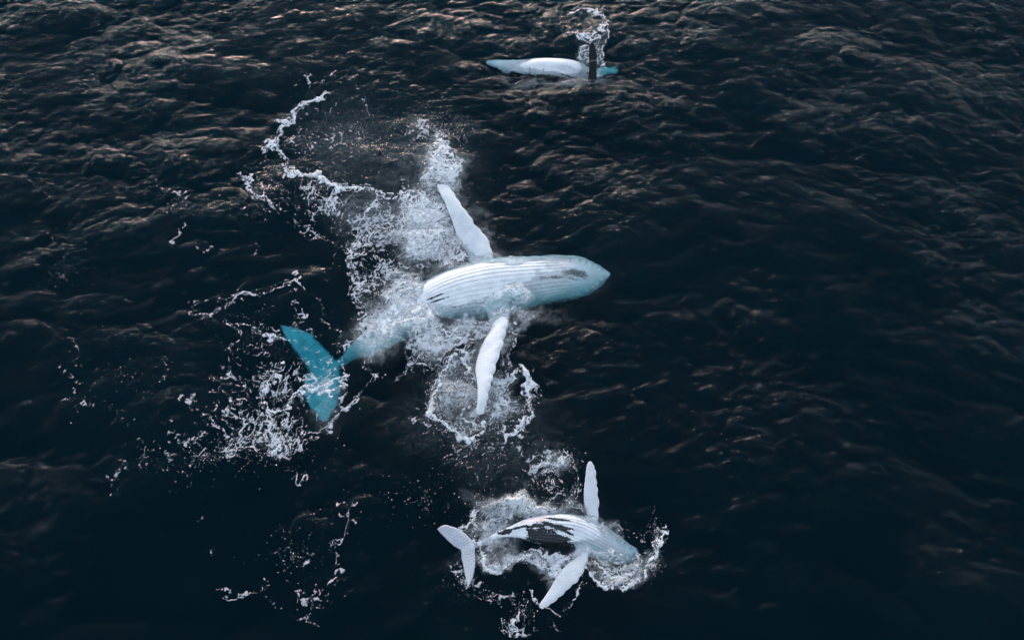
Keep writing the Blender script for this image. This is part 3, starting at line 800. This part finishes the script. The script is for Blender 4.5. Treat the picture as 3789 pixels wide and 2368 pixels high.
def foam_mesh(mask):
    """clip the raster triangles at the Fd = 0 line"""
    f = Fd
    cell = mask[:-1, :-1] & ((f[:-1, :-1] > 0) | (f[1:, :-1] > 0) | (f[:-1, 1:] > 0) | (f[1:, 1:] > 0))
    j, i = np.nonzero(cell)
    if not len(j): return None
    ida = j * NX + i
    tris = np.concatenate([np.stack([ida, ida + 1, ida + NX + 1], 1), np.stack([ida, ida + NX + 1, ida + NX], 1)])
    ff = f.ravel()
    s = ff[tris] > 0; cnt = s.sum(1)
    full = tris[cnt == 3]
    out_keys = [full.ravel()]
    # one inside / two inside
    one = tris[cnt == 1]; so_ = s[cnt == 1]; r = so_.argmax(1)
    one = one[np.arange(len(one))[:, None], (r[:, None] + np.arange(3)) % 3]
    two = tris[cnt == 2]; st_ = ~s[cnt == 2]; r = st_.argmax(1)
    two = two[np.arange(len(two))[:, None], (r[:, None] + np.arange(3)) % 3]   # first = outside
    edges = np.concatenate([one[:, [0, 1]], one[:, [0, 2]], two[:, [1, 0]], two[:, [2, 0]]])   # inside, outside
    ek = edges[:, 0].astype(np.int64) * (NX * NY) + edges[:, 1]
    uk, inv = np.unique(ek, return_inverse=True)
    ei, eo = uk // (NX * NY), uk % (NX * NY)
    gv = np.unique(np.concatenate([full.ravel(), one[:, 0], two[:, 1], two[:, 2]]))
    gmap = np.zeros(NX * NY, np.int64); gmap[gv] = np.arange(len(gv))
    t = (ff[ei] / (ff[ei] - ff[eo] + 1e-9)).astype(np.float64)
    xf, yf, lf, df = GX.ravel(), GY.ravel(), lump.ravel(), dens.ravel()
    X = np.concatenate([xf[gv], xf[ei] * (1 - t) + xf[eo] * t]); Y = np.concatenate([yf[gv], yf[ei] * (1 - t) + yf[eo] * t])
    fv = np.concatenate([ff[gv], np.zeros(len(uk))])
    lv = np.concatenate([lf[gv], lf[ei]]); dv_ = np.concatenate([df[gv], df[ei]])
    n1, n2 = len(one), len(two); b = len(gv)
    A = b + inv[:n1]; B = b + inv[n1:2 * n1]; C = b + inv[2 * n1:2 * n1 + n2]; D = b + inv[2 * n1 + n2:]
    T = np.concatenate([gmap[full], np.stack([gmap[one[:, 0]], A, B], 1)])
    Qd = np.stack([gmap[two[:, 1]], gmap[two[:, 2]], D, C], 1)
    x, y, z = sea(X, Y)
    z = z + .014 + np.minimum(fv, .25) * .14 * lv * (0.3 + sstep(.5, .85, dv_) * 1.6)
    me = mesh_np('sea_foam', np.stack([x, y, z], 1), [T, Qd])
    attr(me, 'film', fv)
    attr(me, 'thin', sstep(.80, .45, dv_) * .85)
    return me
used = np.zeros(GX.shape, bool)
for nm, lab, (a0, b0, a1, b1) in FOAM_PARTS:
    m = (QX >= a0) & (QX < a1) & (QY >= b0) & (QY < b1) & ~used
    used |= m
    me = foam_mesh(m)
    if me: put(nm, me, FOAM, kind='stuff', category='foam', label=lab)

# ------------------------------------------------------------------ spray: flecks of foam and drops in the air
OCT = np.array([[1,0,0],[0,1,0],[-1,0,0],[0,-1,0],[0,0,1],[0,0,-1]], float)
OF = np.array([[0,1,4],[1,2,4],[2,3,4],[3,0,4],[1,0,5],[2,1,5],[3,2,5],[0,3,5]])
def drops(name, label, spots, mat):
    """spots: (qx, qy, rx, ry, rot, count, max height)"""
    X, Y, Z, Rr = [], [], [], []
    for qx, qy, rx, ry, rot, n, zh in spots:
        n = int(n * (.22 if zh > .1 else .5))
        a = rng.uniform(0, 2 * np.pi, n); r = np.abs(rng.normal(0, .55, n))
        ex, ey = r * np.cos(a) * rx, r * np.sin(a) * ry
        c = math.radians(rot)
        p = P((qx + ex * math.cos(c) - ey * math.sin(c)) * Q, (qy + ex * math.sin(c) + ey * math.cos(c)) * Q)
        x, y, z = sea(p[:, 0], p[:, 1])
        X.append(x); Y.append(y); Z.append(z + .02 + np.abs(rng.normal(0, .45, n)) * zh)
        Rr.append(np.clip(rng.lognormal(math.log(.009), .4, n), .004, .022))
    X, Y, Z, Rr = map(np.concatenate, (X, Y, Z, Rr))
    n = len(X)
    flat = np.array([1, 1, .2 if max(sp[-1] for sp in spots) < .1 else .45])
    V = np.stack([X, Y, Z], 1)[:, None] + OCT[None] * flat * Rr[:, None, None] * rng.uniform(.6, 1.5, (n, 1, 3))
    F = OF[None] + (np.arange(n) * 6)[:, None, None]
    me = mesh_np(name, V.reshape(-1, 3), F.reshape(-1, 3), smooth=False)
    attr(me, 'thin', np.zeros(n * 6)); attr(me, 'film', np.ones(n * 6))
    put(name, me, mat, kind='stuff', category='spray', label=label)
drops('sea_spray', 'fine white spray thrown up by the upper flipper of the largest whale',
      [(1030,330,60,60,0,2600,.6),(1050,420,50,60,0,1500,.5),(960,520,60,80,0,1800,.4),(1000,300,90,60,0,1100,.4),(1155,600,16,30,0,300,.2),(1100,330,60,70,0,500,.3)], FOAM)
drops('sea_spray', 'fine white spray from the slap of the lower flipper of the largest whale',
      [(1030,950,26,70,0,1500,.4),(1250,950,22,70,10,1500,.4),(1130,1015,110,24,0,1600,.4),(1130,1060,180,60,0,700,.3),(1040,810,70,50,0,600,.3),(1180,920,30,70,0,700,.3)], FOAM)
drops('sea_spray', 'drops and spray flying around the calf',
      [(1550,1280,14,70,-5,900,.5),(1540,1340,30,30,0,500,.3),(1450,1370,80,18,0,900,.3),(1120,1230,30,60,20,800,.4),(1240,1185,90,26,0,600,.4),(1330,1090,60,30,0,800,.4),
       (1300,1140,60,60,0,700,.3),(1090,1380,60,20,0,260,.3),(1230,1460,50,50,0,420,.3),(1160,1420,90,30,0,260,.2),(1470,1250,40,20,30,140,.2)], FOAM)
drops('sea_spray', 'drops falling from the dark raised flipper into a curl of spray',
      [(1400,60,20,44,-20,500,.5),(1370,40,40,12,0,300,.4),(1345,75,30,14,25,260,.3),(1410,110,12,60,0,500,.6),(1385,130,26,40,0,420,.4)], FOAM)
drops('sea_spray', 'tiny foam flecks scattered over the dark water left of the largest whale',
      [(620,1040,120,70,0,700,.02),(480,1080,150,40,0,300,.02),(850,560,60,90,0,600,.05),(850,330,120,90,0,700,.05),(880,680,40,80,0,500,.05),(150,650,160,70,0,120,.02),
       (300,900,200,120,0,140,.02),(600,780,120,80,0,200,.02),(700,1300,150,110,0,260,.02),(420,480,80,60,0,80,.02),(1000,1180,160,80,0,260,.02),(760,450,130,60,0,500,.05)], FOAM)
